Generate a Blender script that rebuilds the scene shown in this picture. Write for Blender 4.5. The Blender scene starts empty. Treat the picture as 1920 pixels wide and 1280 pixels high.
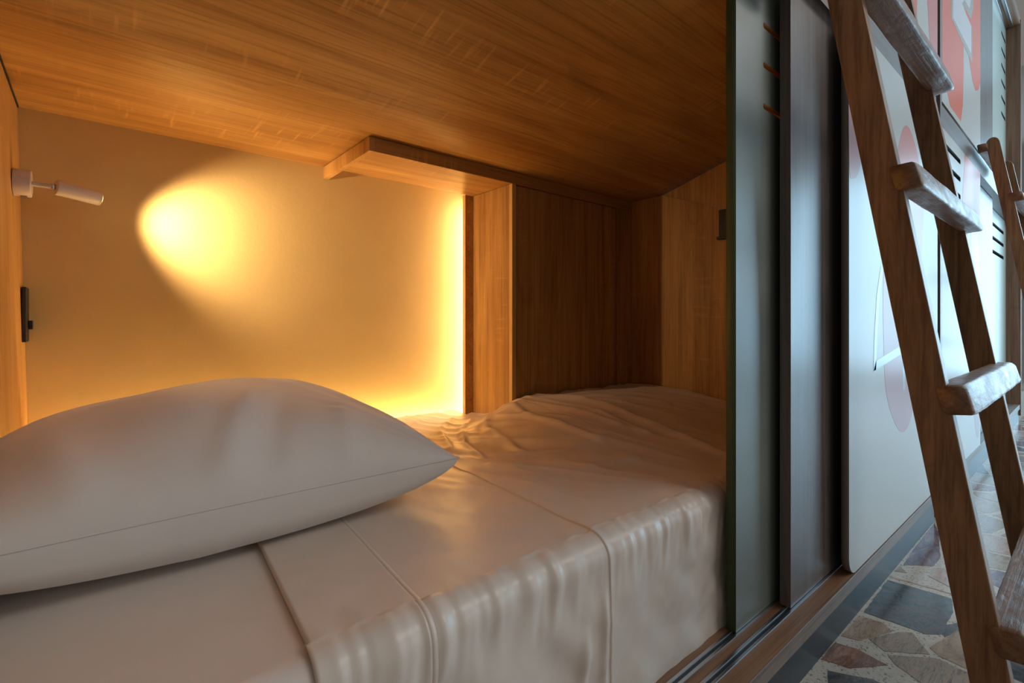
import bpy, bmesh, math, random
import numpy as np
from mathutils import Vector, noise
C = bpy.context.scene.collection
scene = bpy.context.scene
PI = math.pi

# ------------------------------------------------------------------ materials
def new_mat(name):
    m = bpy.data.materials.new(name); m.use_nodes = True
    nt = m.node_tree
    for n in list(nt.nodes): nt.nodes.remove(n)
    out = nt.nodes.new('ShaderNodeOutputMaterial')
    b = nt.nodes.new('ShaderNodeBsdfPrincipled')
    nt.links.new(b.outputs[0], out.inputs[0])
    return m, nt, b

def N(nt, t, **kw):
    n = nt.nodes.new(t)
    for k, v in kw.items(): setattr(n, k, v)
    return n

def coords(nt, scale, loc=(0, 0, 0), rot=(0, 0, 0)):
    tc = N(nt, 'ShaderNodeTexCoord'); mp = N(nt, 'ShaderNodeMapping')
    mp.inputs['Scale'].default_value = scale
    mp.inputs['Location'].default_value = loc
    mp.inputs['Rotation'].default_value = rot
    nt.links.new(tc.outputs['Object'], mp.inputs[0])
    return mp.outputs[0]

def noise_tex(nt, vec, scale=1, detail=4, rough=.55, dist=0):
    n = N(nt, 'ShaderNodeTexNoise')
    n.inputs['Scale'].default_value = scale; n.inputs['Detail'].default_value = detail
    n.inputs['Roughness'].default_value = rough; n.inputs['Distortion'].default_value = dist
    nt.links.new(vec, n.inputs['Vector'])
    return n

def ramp(nt, fac, stops):
    r = N(nt, 'ShaderNodeValToRGB'); e = r.color_ramp.elements
    while len(e) < len(stops): e.new(.5)
    for el, (p, c) in zip(e, stops):
        el.position = p; el.color = (*c, 1)
    nt.links.new(fac, r.inputs[0])
    return r.outputs[0]

def mixc(nt, fac, a, b, mode='MIX'):
    m = N(nt, 'ShaderNodeMix', data_type='RGBA', blend_type=mode)
    def s(sock, v):
        if hasattr(v, 'is_linked') or hasattr(v, 'links'): nt.links.new(v, sock)
        elif isinstance(v, (int, float)): sock.default_value = v
        else: sock.default_value = (*v, 1)
    s(m.inputs[0], fac); s(m.inputs[6], a); s(m.inputs[7], b)
    return m.outputs[2]

def bump(nt, b, height, strength=.2, dist=.002):
    n = N(nt, 'ShaderNodeBump')
    n.inputs['Strength'].default_value = strength; n.inputs['Distance'].default_value = dist
    nt.links.new(height, n.inputs['Height']); nt.links.new(n.outputs[0], b.inputs['Normal'])

def plain(name, col, rough=.5, metal=0, spec=.5, coat=0):
    m, nt, b = new_mat(name)
    b.inputs['Base Color'].default_value = (*col, 1)
    b.inputs['Roughness'].default_value = rough
    b.inputs['Metallic'].default_value = metal
    b.inputs['Specular IOR Level'].default_value = spec
    if coat:
        b.inputs['Coat Weight'].default_value = coat; b.inputs['Coat Roughness'].default_value = .15
    v = coords(nt, (60, 60, 60)); n = noise_tex(nt, v, 1, 3)
    bump(nt, b, n.outputs['Fac'], .06, .0006)
    return m

def wood(name, axis, dark, mid, light, rough=.45, seed=0, fine=1.0, spec=.5, coat=0, broad=13, rot=(0, 0, 0), tick=.5, dens=1.0, lump=0, al=1.0):
    """laminate or solid timber with the grain running along the axis"""
    m, nt, b = new_mat(name)
    def sc(al, ac): return tuple(al if i == 'XYZ'.index(axis) else ac for i in range(3))
    off = (seed * 3.7, seed * 5.1, seed * 7.3)
    v1 = coords(nt, sc(.9 * dens * al, broad * dens), off, rot)
    n1 = noise_tex(nt, v1, 1, 5, .6, .9)
    c1 = ramp(nt, n1.outputs['Fac'], [(.28, dark), (.5, mid), (.72, light)])
    v2 = coords(nt, sc(2.5 * dens * al, 150 * dens), off, rot)
    n2 = noise_tex(nt, v2, 1, 4, .65, .15)
    c2 = ramp(nt, n2.outputs['Fac'], [(.33, (.60, .55, .50)), (.52, (1, 1, 1)), (.75, (1.0, 1.0, 1.0))])
    c = mixc(nt, .75 * fine, c1, c2, 'MULTIPLY')
    # flame figure: distorted bands
    v4 = coords(nt, sc(.35 * dens * al, 3.2 * dens * (1 + (al - 1) * .9)), (off[0] + 1.3, off[1] + .4, off[2]), rot)
    w = N(nt, 'ShaderNodeTexNoise'); w.inputs['Scale'].default_value = 1.6
    w.inputs['Detail'].default_value = 1; w.inputs['Distortion'].default_value = 1.2
    nt.links.new(v4, w.inputs['Vector'])
    mth = N(nt, 'ShaderNodeMath', operation='MULTIPLY'); mth.inputs[1].default_value = 14
    nt.links.new(w.outputs['Fac'], mth.inputs[0])
    fr = N(nt, 'ShaderNodeMath', operation='FRACT'); nt.links.new(mth.outputs[0], fr.inputs[0])
    c4 = ramp(nt, fr.outputs[0], [(0, (.72, .66, .6)), (.22, (1, 1, 1)), (.9, (1, 1, 1)), (1, (.8, .75, .7))])
    c = mixc(nt, .42, c, c4, 'MULTIPLY')
    if tick:      # saw marks across the grain
        v3 = coords(nt, sc(75, 7), (off[0] + 2, off[1], off[2] + 1), rot)
        n3 = noise_tex(nt, v3, 1, 1, .5, .1)
        v5 = coords(nt, sc(1.6, 5), (off[0], off[1] + 4, off[2]), rot)
        n5 = noise_tex(nt, v5, 1, 2)
        k = N(nt, 'ShaderNodeMath', operation='MULTIPLY')
        r3 = ramp(nt, n3.outputs['Fac'], [(.6, (0, 0, 0)), (.7, (1, 1, 1))])
        r5 = ramp(nt, n5.outputs['Fac'], [(.5, (0, 0, 0)), (.66, (1, 1, 1))])
        nt.links.new(r3, k.inputs[0]); nt.links.new(r5, k.inputs[1])
        k2 = N(nt, 'ShaderNodeMath', operation='MULTIPLY'); k2.inputs[1].default_value = tick
        nt.links.new(k.outputs[0], k2.inputs[0])
        c = mixc(nt, k2.outputs[0], c, tuple(min(1, x * 1.35) for x in light))
    nt.links.new(c, b.inputs['Base Color'])
    b.inputs['Roughness'].default_value = rough
    b.inputs['Specular IOR Level'].default_value = spec
    if coat:
        b.inputs['Coat Weight'].default_value = coat; b.inputs['Coat Roughness'].default_value = .22
    if lump:
        v6 = coords(nt, tuple(18 if i == 'XYZ'.index(axis) else 34 for i in range(3)), off)
        n6 = noise_tex(nt, v6, 1, 6, .7, .4)
        ad = N(nt, 'ShaderNodeMath', operation='MULTIPLY_ADD'); ad.inputs[1].default_value = 2.2
        nt.links.new(n6.outputs['Fac'], ad.inputs[0]); nt.links.new(n2.outputs['Fac'], ad.inputs[2])
        bump(nt, b, ad.outputs[0], lump, .003)
        rr = N(nt, 'ShaderNodeMapRange'); rr.inputs[1].default_value = .35; rr.inputs[2].default_value = .7
        rr.inputs[3].default_value = rough - .1; rr.inputs[4].default_value = rough + .25
        nt.links.new(n6.outputs['Fac'], rr.inputs[0]); nt.links.new(rr.outputs[0], b.inputs['Roughness'])
    else:
        bump(nt, b, n2.outputs['Fac'], .25, .0008)
    return m

OD, OM, OL = (.33, .155, .040), (.45, .238, .068), (.56, .32, .102)
oakX = wood('oak_along_bed', 'X', OD, OM, OL, .42, 1, spec=.4)
oakZ = wood('oak_upright', 'Z', OD, OM, OL, .45, 2, spec=.4, tick=.22)
oakZ2 = wood('oak_upright_door', 'Z', OD, OM, OL, .5, 5, spec=.35, tick=.2)
oakY = wood('oak_across', 'Y', OD, OM, OL, .45, 3, spec=.4)
oakDiag = wood('oak_slanting', 'Z', OD, OM, OL, .45, 4, spec=.4, rot=(math.radians(28), 0, 0))
oakEdge = plain('oak_edge_band', (.62, .38, .13), .4)
BD, BM, BL = (.085, .062, .054), (.125, .095, .084), (.17, .132, .118)
brownZ = wood('dark_brown_laminate', 'Z', BD, BM, BL, .33, 7, fine=1.25, spec=.9, tick=0, broad=22)
brownX = wood('grey_brown_laminate', 'X', BD, BM, BL, .36, 8, spec=.6, tick=0)
sillX = wood('sill_timber', 'X', (.17, .085, .045), (.25, .13, .07), (.32, .18, .10), .45, 9, spec=.4, tick=0, broad=22)
lipX = wood('sill_lip_timber', 'X', (.12, .09, .075), (.19, .15, .125), (.26, .21, .175), .42, 10, tick=0, broad=30)
LD, LM, LL = (.125, .058, .023), (.25, .13, .057), (.34, .19, .088)
ladS = wood('ladder_oak', 'Z', LD, LM, LL, .42, 11, fine=1.3, spec=.4, tick=0, broad=34, coat=.1, al=3.2)
ladR = wood('ladder_rung_oak', 'X', LD, (.21, .105, .05), (.30, .17, .09), .42, 12, spec=.55, tick=0, broad=20, coat=.2, lump=.5)
postZ = wood('end_panel_timber', 'Z', (.15, .085, .055), (.20, .12, .08), (.26, .165, .115), .5, 13, spec=.3, tick=0, broad=24)

def plaster():
    m, nt, b = new_mat('cream_plaster')
    v = coords(nt, (1, 1, 1))
    n = noise_tex(nt, v, 3.5, 5); n2 = noise_tex(nt, v, 95, 4, .7)
    c = ramp(nt, n.outputs['Fac'], [(.3, (.60, .445, .19)), (.7, (.65, .49, .22))])
    nt.links.new(c, b.inputs['Base Color'])
    b.inputs['Roughness'].default_value = .8; b.inputs['Specular IOR Level'].default_value = .2
    bump(nt, b, n2.outputs['Fac'], .28, .0016)
    return m
cream = plaster()

def cotton(name, col, rough=.42, sheen=.25, weave=900):
    m, nt, b = new_mat(name)
    v = coords(nt, (1, 1, 1))
    n = noise_tex(nt, v, 9, 4)
    c = ramp(nt, n.outputs['Fac'], [(.3, tuple(x * .94 for x in col)), (.7, col)])
    nt.links.new(c, b.inputs['Base Color'])
    b.inputs['Roughness'].default_value = rough
    b.inputs['Specular IOR Level'].default_value = .45
    b.inputs['Sheen Weight'].default_value = sheen
    n2 = noise_tex(nt, v, weave, 1)
    bump(nt, b, n2.outputs['Fac'], .10, .0004)
    return m
sheetM = cotton('white_sateen', (.73, .62, .53), .32, .15)
caseM = cotton('white_pillow_cotton', (.70, .635, .585), .6, .3)
fitM = cotton('fitted_sheet_cotton', (.76, .67, .60), .5, .2)

def painted_panel(name, col, rough, spec):
    m, nt, b = new_mat(name)
    v = coords(nt, (1, 1, 1))
    n = noise_tex(nt, v, 260, 3, .7)
    b.inputs['Base Color'].default_value = (*col, 1)
    b.inputs['Roughness'].default_value = rough
    b.inputs['Specular IOR Level'].default_value = spec
    bump(nt, b, n.outputs['Fac'], .12, .0006)
    return m
whiteP = painted_panel('white_panel_paint', (.44, .445, .425), .30, .24)
greenP = painted_panel('sage_green_paint', (.15, .17, .145), .36, .95)
greenEdge = painted_panel('dark_green_edge', (.07, .095, .042), .5, .35)
panelEdge = painted_panel('panel_edge_band', (.20, .165, .14), .5, .3)
paleDoor = painted_panel('pale_green_door_paint', (.46, .54, .50), .28, .3)
rawEdge = plain('raw_board_edge', (.45, .21, .06), .7)
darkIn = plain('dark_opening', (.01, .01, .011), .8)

def print_mat(name, stops, z0, z1, rough=.30, spec=.2):
    m, nt, b = new_mat(name)
    tc = N(nt, 'ShaderNodeTexCoord'); sp = N(nt, 'ShaderNodeSeparateXYZ')
    nt.links.new(tc.outputs['Object'], sp.inputs[0])
    mr = N(nt, 'ShaderNodeMapRange'); mr.inputs[1].default_value = z0; mr.inputs[2].default_value = z1
    nt.links.new(sp.outputs['Z'], mr.inputs[0])
    nt.links.new(ramp(nt, mr.outputs[0], stops), b.inputs['Base Color'])
    b.inputs['Roughness'].default_value = rough; b.inputs['Specular IOR Level'].default_value = spec
    return m
SA, SB = (.62, .13, .065), (.74, .065, .01)
salmonUp = print_mat('salmon_print_reflection_band', [(0, SA), (.34, (.62, .13, .07)), (.48, SB), (.70, SB), (1, (.72, .33, .29))], 1.62, 2.15)  # strong band and paler top: reflections on the panel, put into the print colour
salmonLow = print_mat('salmon_print_glare_washed', [(0, (.42, .25, .26)), (.5, (.46, .24, .23)), (1, (.58, .16, .12))], .4, 1.5)  # greyer towards the bottom: window glare over the print, put into its colour
redUp = plain('red_print', (.50, .09, .06), .27, 0, .62)
letterM = plain('lavender_print', (.52, .51, .55), .27, 0, .6)
shadeM = plain('grey_letter_print', (.30, .28, .25), .27, 0, .6)
paleBlue = plain('pale_blue_print', (.36, .44, .44), .27, 0, .6)

blackPl = plain('black_plastic', (.006, .006, .007), .45)
lampM = plain('white_lamp_metal', (.56, .50, .45), .38, 0, .5)
screwM = plain('bright_screw', (.55, .5, .45), .3, 1)
chrome = plain('brushed_aluminium', (.55, .57, .6), .28, 1)
grooveM = plain('track_groove', (.05, .06, .07), .35, .6)
plinthM = plain('dark_steel_plinth', (.022, .028, .034), .36, 0, .5)
frameM = plain('black_window_frame', (.012, .012, .014), .4)
wallPaint = plain('white_wall_paint', (.7, .7, .7), .8)

def emit(name, col, s):
    m = bpy.data.materials.new(name); m.use_nodes = True
    nt = m.node_tree
    for n in list(nt.nodes): nt.nodes.remove(n)
    o = nt.nodes.new('ShaderNodeOutputMaterial'); e = nt.nodes.new('ShaderNodeEmission')
    e.inputs[0].default_value = (*col, 1); e.inputs[1].default_value = s
    nt.links.new(e.outputs[0], o.inputs[0])
    return m
WARM = (1.0, .63, .20)
ledM = emit('warm_led_light', (1.0, .63, .25), 76)
ledV = emit('warm_led_light_upright', (1.0, .72, .42), 40)
bulbM = emit('warm_lamp_lens', (1.0, .78, .40), 10)
dayM = emit('daylight_sky', (.46, .77, 1.0), 4.6)
shadeDay = emit('shaded_daylight', (.75, .9, 1.0), 1.4)

# ------------------------------------------------------------------ mesh helpers
def mesh_obj(name, bm, mats, parent=None, smooth=False):
    bmesh.ops.recalc_face_normals(bm, faces=bm.faces[:])
    me = bpy.data.meshes.new(name)
    base = parent
    if parent is not None:
        off = Vector((0, 0, 0)); p = parent
        while p is not None:
            off += p.location; p = p.parent
        bmesh.ops.translate(bm, verts=bm.verts[:], vec=-off)
    bm.to_mesh(me); bm.free()
    for m in (mats if isinstance(mats, (list, tuple)) else [mats]): me.materials.append(m)
    if smooth:
        for p in me.polygons: p.use_smooth = True
    o = bpy.data.objects.new(name, me); C.objects.link(o)
    if parent is not None: o.parent = parent
    return o

def bm_box(x0, x1, y0, y1, z0, z1, bev=0.0015, seg=2, bm=None):
    own = bmesh.new()
    r = bmesh.ops.create_cube(own, size=1)
    for v in own.verts:
        v.co = Vector(((x0 + x1) / 2 + v.co.x * (x1 - x0), (y0 + y1) / 2 + v.co.y * (y1 - y0), (z0 + z1) / 2 + v.co.z * (z1 - z0)))
    if bev:
        b = min(bev, .45 * min(x1 - x0, y1 - y0, z1 - z0))
        bmesh.ops.bevel(own, geom=own.edges[:] + own.verts[:], offset=b, segments=seg, affect='EDGES', profile=.5)
    if bm is None: return own
    me = bpy.data.meshes.new('tmp'); own.to_mesh(me); own.free(); bm.from_mesh(me); bpy.data.meshes.remove(me)
    return bm

def bm_prism(pts, axis, a0, a1, bev=0.0, seg=2):
    """polygon pts in the plane normal to axis, extruded a0..a1"""
    bm = bmesh.new()
    def mk(p, a):
        if axis == 'X': return (a, p[0], p[1])
        if axis == 'Y': return (p[0], a, p[1])
        return (p[0], p[1], a)
    A = [bm.verts.new(mk(p, a0)) for p in pts]; B = [bm.verts.new(mk(p, a1)) for p in pts]
    bm.faces.new(A); bm.faces.new(B[::-1])
    n = len(pts)
    for i in range(n): bm.faces.new((A[i], A[(i + 1) % n], B[(i + 1) % n], B[i]))
    if bev: bmesh.ops.bevel(bm, geom=bm.edges[:], offset=bev, segments=seg, affect='EDGES', profile=.5)
    return bm

def bm_cyl(p0, p1, r, seg=32, bev=0.0, r1=None):
    p0, p1 = Vector(p0), Vector(p1); d = p1 - p0
    bm = bmesh.new()
    bmesh.ops.create_cone(bm, cap_ends=True, segments=seg, radius1=r, radius2=r if r1 is None else r1, depth=d.length)
    if bev:
        es = [e for e in bm.edges if len(e.link_faces) == 2 and any(len(f.verts) > 4 for f in e.link_faces)]
        bmesh.ops.bevel(bm, geom=es, offset=bev, segments=3, affect='EDGES', profile=.5)
    q = d.to_track_quat('Z', 'Y')
    for v in bm.verts: v.co = q @ v.co + (p0 + p1) / 2
    return bm

def plate(name, outline, holes, y0, y1, mats, parent=None, edge=None):
    """board in the XZ plane with through holes; mats = [face, edge, hole]"""
    cu = bpy.data.curves.new('tmp', 'CURVE'); cu.dimensions = '2D'; cu.fill_mode = 'BOTH'
    for loop in [outline] + holes:
        s = cu.splines.new('POLY'); s.points.add(len(loop) - 1); s.use_cyclic_u = True
        for p, q in zip(s.points, loop): p.co = (q[0], q[1], 0, 1)
    cu.extrude = (y1 - y0) / 2
    o = bpy.data.objects.new('tmp', cu); C.objects.link(o)
    dg = bpy.context.evaluated_depsgraph_get()
    me = bpy.data.meshes.new_from_object(o.evaluated_get(dg))
    bpy.data.objects.remove(o); bpy.data.curves.remove(cu)
    bm = bmesh.new(); bm.from_mesh(me); bpy.data.meshes.remove(me)
    bmesh.ops.remove_doubles(bm, verts=bm.verts[:], dist=1e-5)
    yc = (y0 + y1) / 2
    for v in bm.verts: v.co = Vector((v.co.x, yc - v.co.z, v.co.y))
    bm.normal_update()
    hb = [(min(p[0] for p in h) - 1e-4, max(p[0] for p in h) + 1e-4, min(p[1] for p in h) - 1e-4, max(p[1] for p in h) + 1e-4) for h in holes]
    for f in bm.faces:
        c = f.calc_center_median()
        if abs(f.normal.y) > .7: f.material_index = 0
        elif any(a <= c.x <= b and d <= c.z <= e for a, b, d, e in hb): f.material_index = 2 if len(mats) > 2 else 1
        else: f.material_index = 1
    return mesh_obj(name, bm, mats, parent)

def rrect(x0, x1, z0, z1, r=(0, 0, 0, 0), n=8):
    """corner radii: bottom-left, bottom-right, top-right, top-left"""
    out = []
    for (cx, cz, a, rr) in ((x0 + r[0], z0 + r[0], PI, r[0]), (x1 - r[1], z0 + r[1], 1.5 * PI, r[1]), (x1 - r[2], z1 - r[2], 0, r[2]), (x0 + r[3], z1 - r[3], .5 * PI, r[3])):
        if rr == 0: out.append((cx, cz))
        else:
            for i in range(n + 1):
                t = a + i / n * PI / 2; out.append((cx + rr * math.cos(t), cz + rr * math.sin(t)))
    return out

def slot(x0, x1, zc, h):
    r = h / 2
    return rrect(x0, x1, zc - r, zc + r, (r * .98,) * 4, 5)

def flat_poly(pts, y, thick=.0006, bm=None, mi=0):
    own = bm is None
    if own: bm = bmesh.new()
    A = [bm.verts.new((p[0], y, p[1])) for p in pts]; B = [bm.verts.new((p[0], y + thick, p[1])) for p in pts]
    fs = [bm.faces.new(A), bm.faces.new(B[::-1])]
    n = len(pts)
    for i in range(n): fs.append(bm.faces.new((A[i], A[(i + 1) % n], B[(i + 1) % n], B[i])))
    for f in fs: f.material_index = mi
    return bm

def smooth_poly(pts, n=5):
    """closed Catmull-Rom through pts"""
    out = []; k = len(pts)
    for i in range(k):
        p0, p1, p2, p3 = (Vector(pts[(i + j - 1) % k]) for j in range(4))
        for s in range(n):
            t = s / n
            out.append(tuple(.5 * ((2 * p1) + (p2 - p0) * t + (2 * p0 - 5 * p1 + 4 * p2 - p3) * t * t + (3 * p1 - p0 - 3 * p2 + p3) * t ** 3)))
    return out

def thing(name, label, cat, loc, group=None):
    o = bpy.data.objects.new(name, None); C.objects.link(o)
    o.empty_display_size = .05; o.location = loc
    o['label'] = label; o['category'] = cat
    if group: o['group'] = group
    return o

def tag(o, label, cat, group=None):
    o['label'] = label; o['category'] = cat
    if group: o['group'] = group
    return o

def struct(o, label=None, cat=None):
    o['kind'] = 'structure'
    if label: o['label'] = label
    if cat: o['category'] = cat
    return o

def sst(a, b, x):
    t = max(0., min(1., (x - a) / (b - a))); return t * t * (3 - 2 * t)

# ------------------------------------------------------------------ camera
H = .7708
cam = bpy.data.cameras.new('camera'); co = bpy.data.objects.new('camera', cam); C.objects.link(co)
cam.sensor_width = 36; cam.lens = 36 * 930.505 / 1920; cam.shift_y = -39.56 / 1920
cam.clip_start = .02
co.location = (0, 0, H); co.rotation_euler = (PI / 2, 0, math.radians(49.944 - 90))
scene.camera = co

# ------------------------------------------------------------------ sleeping pod shell
ZC = 1.2913
def quad_panel(name, verts, mat, thick_vec):
    bm = bmesh.new()
    A = [bm.verts.new(v) for v in verts]; B = [bm.verts.new(Vector(v) + Vector(thick_vec)) for v in verts]
    bm.faces.new(A); bm.faces.new(B[::-1])
    n = len(verts)
    for i in range(n): bm.faces.new((A[i], A[(i + 1) % n], B[(i + 1) % n], B[i]))
    return mesh_obj(name, bm, mat)

YB = 1.7
struct(mesh_obj('wall_back', bm_box(-.25, 2.0, YB, YB + .05, -.0, 1.55, 0), cream), 'cream plastered back wall of the sleeping pod', 'wall')
def wlx(z): return -.1438 + (1.2935 - z) * .0233
struct(quad_panel('wall_left', [(wlx(-.0), .425, 0), (wlx(-.0), YB - .001, 0), (wlx(ZC - .006), YB - .001, ZC - .006), (wlx(ZC - .006), .425, ZC - .006)], oakZ, (-.03, 0, 0)),
       'oak panel wall at the head of the bed', 'wall')
XR = 1.8044
struct(mesh_obj('trim_11', bm_box(wlx(1.29) - .02, wlx(1.29) + .0026, .50, YB - .01, ZC - .0055, ZC - .0005, 0), darkIn), 'dark strip painted as the shadow gap between head wall and ceiling', 'trim')  # solid near-black strip; the shade of the joint is put into its colour
# right wall: lower board below a slanting seam, upper triangular board with slanting grain
ceil_prof = [(1.74, ZC), (1.23, ZC), (1.20, ZC + .0015), (1.17, ZC + .006), (1.14, ZC + .013), (.505, 1.486)]
struct(quad_panel('wall_right', [(XR, .505, 0), (XR, YB - .001, 0), (XR, YB - .001, ZC - .002), (XR, 1.20, ZC - .002), (XR, 1.1756, 1.290), (XR, .505, 1.037)], oakZ2, (.03, 0, 0)),
       'oak panel wall at the foot of the bed', 'wall')
struct(quad_panel('trim_1', [(XR, .505, 1.039), (XR, 1.170, 1.289), (XR, .505, 1.480)], oakDiag, (.03, 0, 0)),
       'triangular oak board above the foot wall', 'trim')
struct(mesh_obj('ceiling', bm_prism(ceil_prof + [(.505, 1.53), (1.74, 1.53)], 'X', -.30, 2.0), oakX), 'oak ceiling board over the bed', 'ceiling')
# bed base, sill, plinth
struct(mesh_obj('trim_2', bm_box(-.5, 2.4755, .4066, YB - .002, .090, .1246, .0), [sillX]), 'brown timber bed base and threshold', 'trim')
struct(mesh_obj('trim_3', bm_box(-.5, 2.4755, .4040, .4065, .0915, .1250, .0008), lipX), 'grey timber edge of the threshold', 'trim')
struct(mesh_obj('baseboard_front', bm_box(-.5, 2.46, .4141, .43, 0, .0895, .001), plinthM), 'dark glossy plinth under the near pod', 'baseboard')
for i, (yc) in enumerate((.4887, .4503)):
    x1 = 1.006 if i == 0 else 1.1845
    x0 = -.3 if i == 0 else .745
    t = thing('sliding_door_track', ('aluminium door track beside the hanging sheet, running under the green door' if i == 0 else 'aluminium door track nearer the aisle, running under the brown door'),
              'door track', ((x0 + x1) / 2, yc, .125), 'door tracks on the threshold')
    XE = 1.80
    mesh_obj('rail_base', bm_box(x0, XE, yc - .009, yc + .009, .1248, .1262, .0003), chrome, t)
    mesh_obj('rail_lip', bm_box(x0, XE, yc - .0095, yc - .0035, .1264, .1285, .0006), chrome, t)
    mesh_obj('rail_lip', bm_box(x0, XE, yc + .0035, yc + .0095, .1264, .1285, .0006), chrome, t)
    mesh_obj('groove', bm_box(x0 + .001, XE, yc - .0034, yc + .0034, .1263, .1268, 0), grooveM, t)

# ------------------------------------------------------------------ overhead shelf, cabinet, light strips
t = thing('overhead_shelf', 'oak box shelf under the ceiling, running from the cream wall to the cabinet', 'shelf', (.5919, 1.5, 1.2493))
mesh_obj('end_board', bm_box(.5919, .6085, 1.3275, YB - .002, 1.2493, ZC - .002, .0008), [oakZ], t)
mesh_obj('front_board', bm_box(.6087, XR - .002, 1.3275, 1.345, 1.2493, ZC - .002, .0008), oakX, t)
mesh_obj('underside_panel', bm_box(.6087, XR - .002, 1.3452, 1.5609, 1.2500, 1.268, .0005), oakX, t)

t = thing('storage_cabinet', 'tall oak cabinet with a flush dark door standing over the foot of the mattress', 'cabinet', (1.45, 1.5, .405))
CB, CT = .40, 1.2490
mesh_obj('side_panel', bm_box(1.1176, 1.1345, 1.3442, 1.585, CB, CT, .0005), oakZ, t)
mesh_obj('edge_band', bm_box(1.1168, 1.1345, 1.3272, 1.3440, CB, CT, .0004), oakEdge, t)
mesh_obj('door', bm_box(1.1362, 1.6985, 1.3335, 1.3510, CB, CT - .002, .001), oakZ2, t)
mesh_obj('stile', bm_box(1.7055, XR - .002, 1.3285, 1.3510, CB, CT, .0005), oakZ, t)
mesh_obj('back_panel', bm_box(1.1350, XR - .003, 1.565, 1.585, CB, CT, 0), oakZ, t)

t = thing('light_cover_board', 'narrow upright oak board hiding the light strip beside the cabinet', 'board', (1.10, 1.57, .41))
mesh_obj('board', bm_box(1.0816, 1.1170, 1.5609, 1.5779, .405, 1.2492, .0004), oakY, t)
mesh_obj('edge_band', bm_box(1.0800, 1.0815, 1.5609, 1.5779, .405, 1.2492, .0003), oakEdge, t)
t = thing('led_strip', 'upright warm light strip glowing behind the narrow oak board', 'light strip', (1.18, 1.66, .1262), 'warm light strips around the cream wall')
mesh_obj('batten', bm_box(1.189, 1.205, 1.625, 1.690, .1264, 1.245, .001), wallPaint, t)
mesh_obj('light_tape', bm_box(1.183, 1.1888, 1.645, 1.670, .40, 1.243, .0005), ledV, t)
t = thing('led_strip', 'level warm light strip glowing along the foot of the cream wall behind the mattress', 'light strip', (.5, 1.668, .1262), 'warm light strips around the cream wall')
mesh_obj('batten', bm_box(-.09, 1.18, 1.656, 1.676, .1264, .373, .001), wallPaint, t)
mesh_obj('light_tape', bm_box(-.09, 1.18, 1.660, 1.672, .3732, .378, .0005), ledM, t)

# ------------------------------------------------------------------ reading lamp
LX = wlx(1.078)
t = thing('reading_lamp', 'small white swivel reading lamp on the oak wall at the bed head', 'lamp', (LX, 1.548, 1.077))
mesh_obj('wall_base', bm_cyl((LX + .0008, 1.548, 1.0765), (LX + .0305, 1.548, 1.0765), .0300, 48, .002), lampM, t, True)
mesh_obj('base_screw', bm_cyl((LX + .013, 1.5185, 1.085), (LX + .013, 1.5172, 1.085), .0028, 16), screwM, t)
mesh_obj('base_switch', bm_box(LX + .012, LX + .024, 1.540, 1.552, 1.0440, 1.0462, .0008), screwM, t)
E1 = Vector((.0095, 1.566, 1.0660)); S0 = Vector((-.0655, 1.537, 1.0738)); ax = (E1 - S0).normalized()
ar0 = Vector((LX + .0305, 1.546, 1.0775)); ar1 = Vector((-.073, 1.537, 1.0746))
arm = mesh_obj('arm', bm_cyl(ar0, ar1, .0055, 20, .0006), lampM, t, True)
mesh_obj('pivot', bm_cyl(ar1 + Vector((0, 0, -.006)), ar1 + Vector((0, 0, .006)), .0052, 20, .0008), screwM, arm, True)
mesh_obj('neck', bm_cyl(ar1, S0, .0035, 16), lampM, t, True)
head = mesh_obj('lamp_head', bm_cyl(S0 - ax * .003, E1, .0170, 40, .0012), lampM, t, True)
mesh_obj('rim', bm_cyl(E1 - ax * .004, E1 - ax * .003, .0172, 40), screwM, head, True)
mesh_obj('lens', bm_cyl(E1 + ax * .0002, E1 + ax * .0012, .0132, 32), bulbM, head)
sp = bpy.data.lights.new('lamp_beam', 'SPOT'); so = bpy.data.objects.new('lamp_beam', sp); C.objects.link(so)
sp.color = (1.0, .69, .38); sp.energy = 22.5; sp.spot_size = math.radians(92); sp.spot_blend = 1.0; sp.shadow_soft_size = .017
dirv = Vector((.93, .27, -.155)).normalized()
so.location = E1 + ax * .004 + dirv * .004
so.rotation_euler = dirv.to_track_quat('-Z', 'Y').to_euler()

# black fittings on the two oak walls
SX = wlx(.785)
t = thing('socket_panel', 'slim black socket panel on the oak wall at the bed head, below the lamp', 'socket panel', (SX, 1.655, .72))
mesh_obj('plate', bm_box(SX + .0015, SX + .0085, 1.624, 1.694, .7195, .8495, .0012), blackPl, t)
mesh_obj('switch', bm_box(SX + .0090, SX + .0165, 1.672, 1.690, .7490, .7705, .001), blackPl, t)
t = thing('wall_bracket', 'black hook bracket on the foot wall, half hidden by the green door', 'bracket', (XR, .90, 1.077))
mesh_obj('plate', bm_box(XR - .010, XR - .001, .850, .9275, 1.0840, 1.1850, .0012), blackPl, t)
mesh_obj('hook', bm_box(XR - .022, XR - .001, .850, .9300, 1.0730, 1.0835, .0012), blackPl, t)

# ------------------------------------------------------------------ bedding
YF = .5255
def fbm(x, y, z=0, o=3): return noise.fractal(Vector((x, y, z)), 1.0, 2.0, o)

def top_z(x, y):
    x0 = .78 + 1.25 * max(0., y - 1.26)
    return .4085 + .082 * sst(x0, x0 + .36, x) * sst(.54, 1.15, y)

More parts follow.
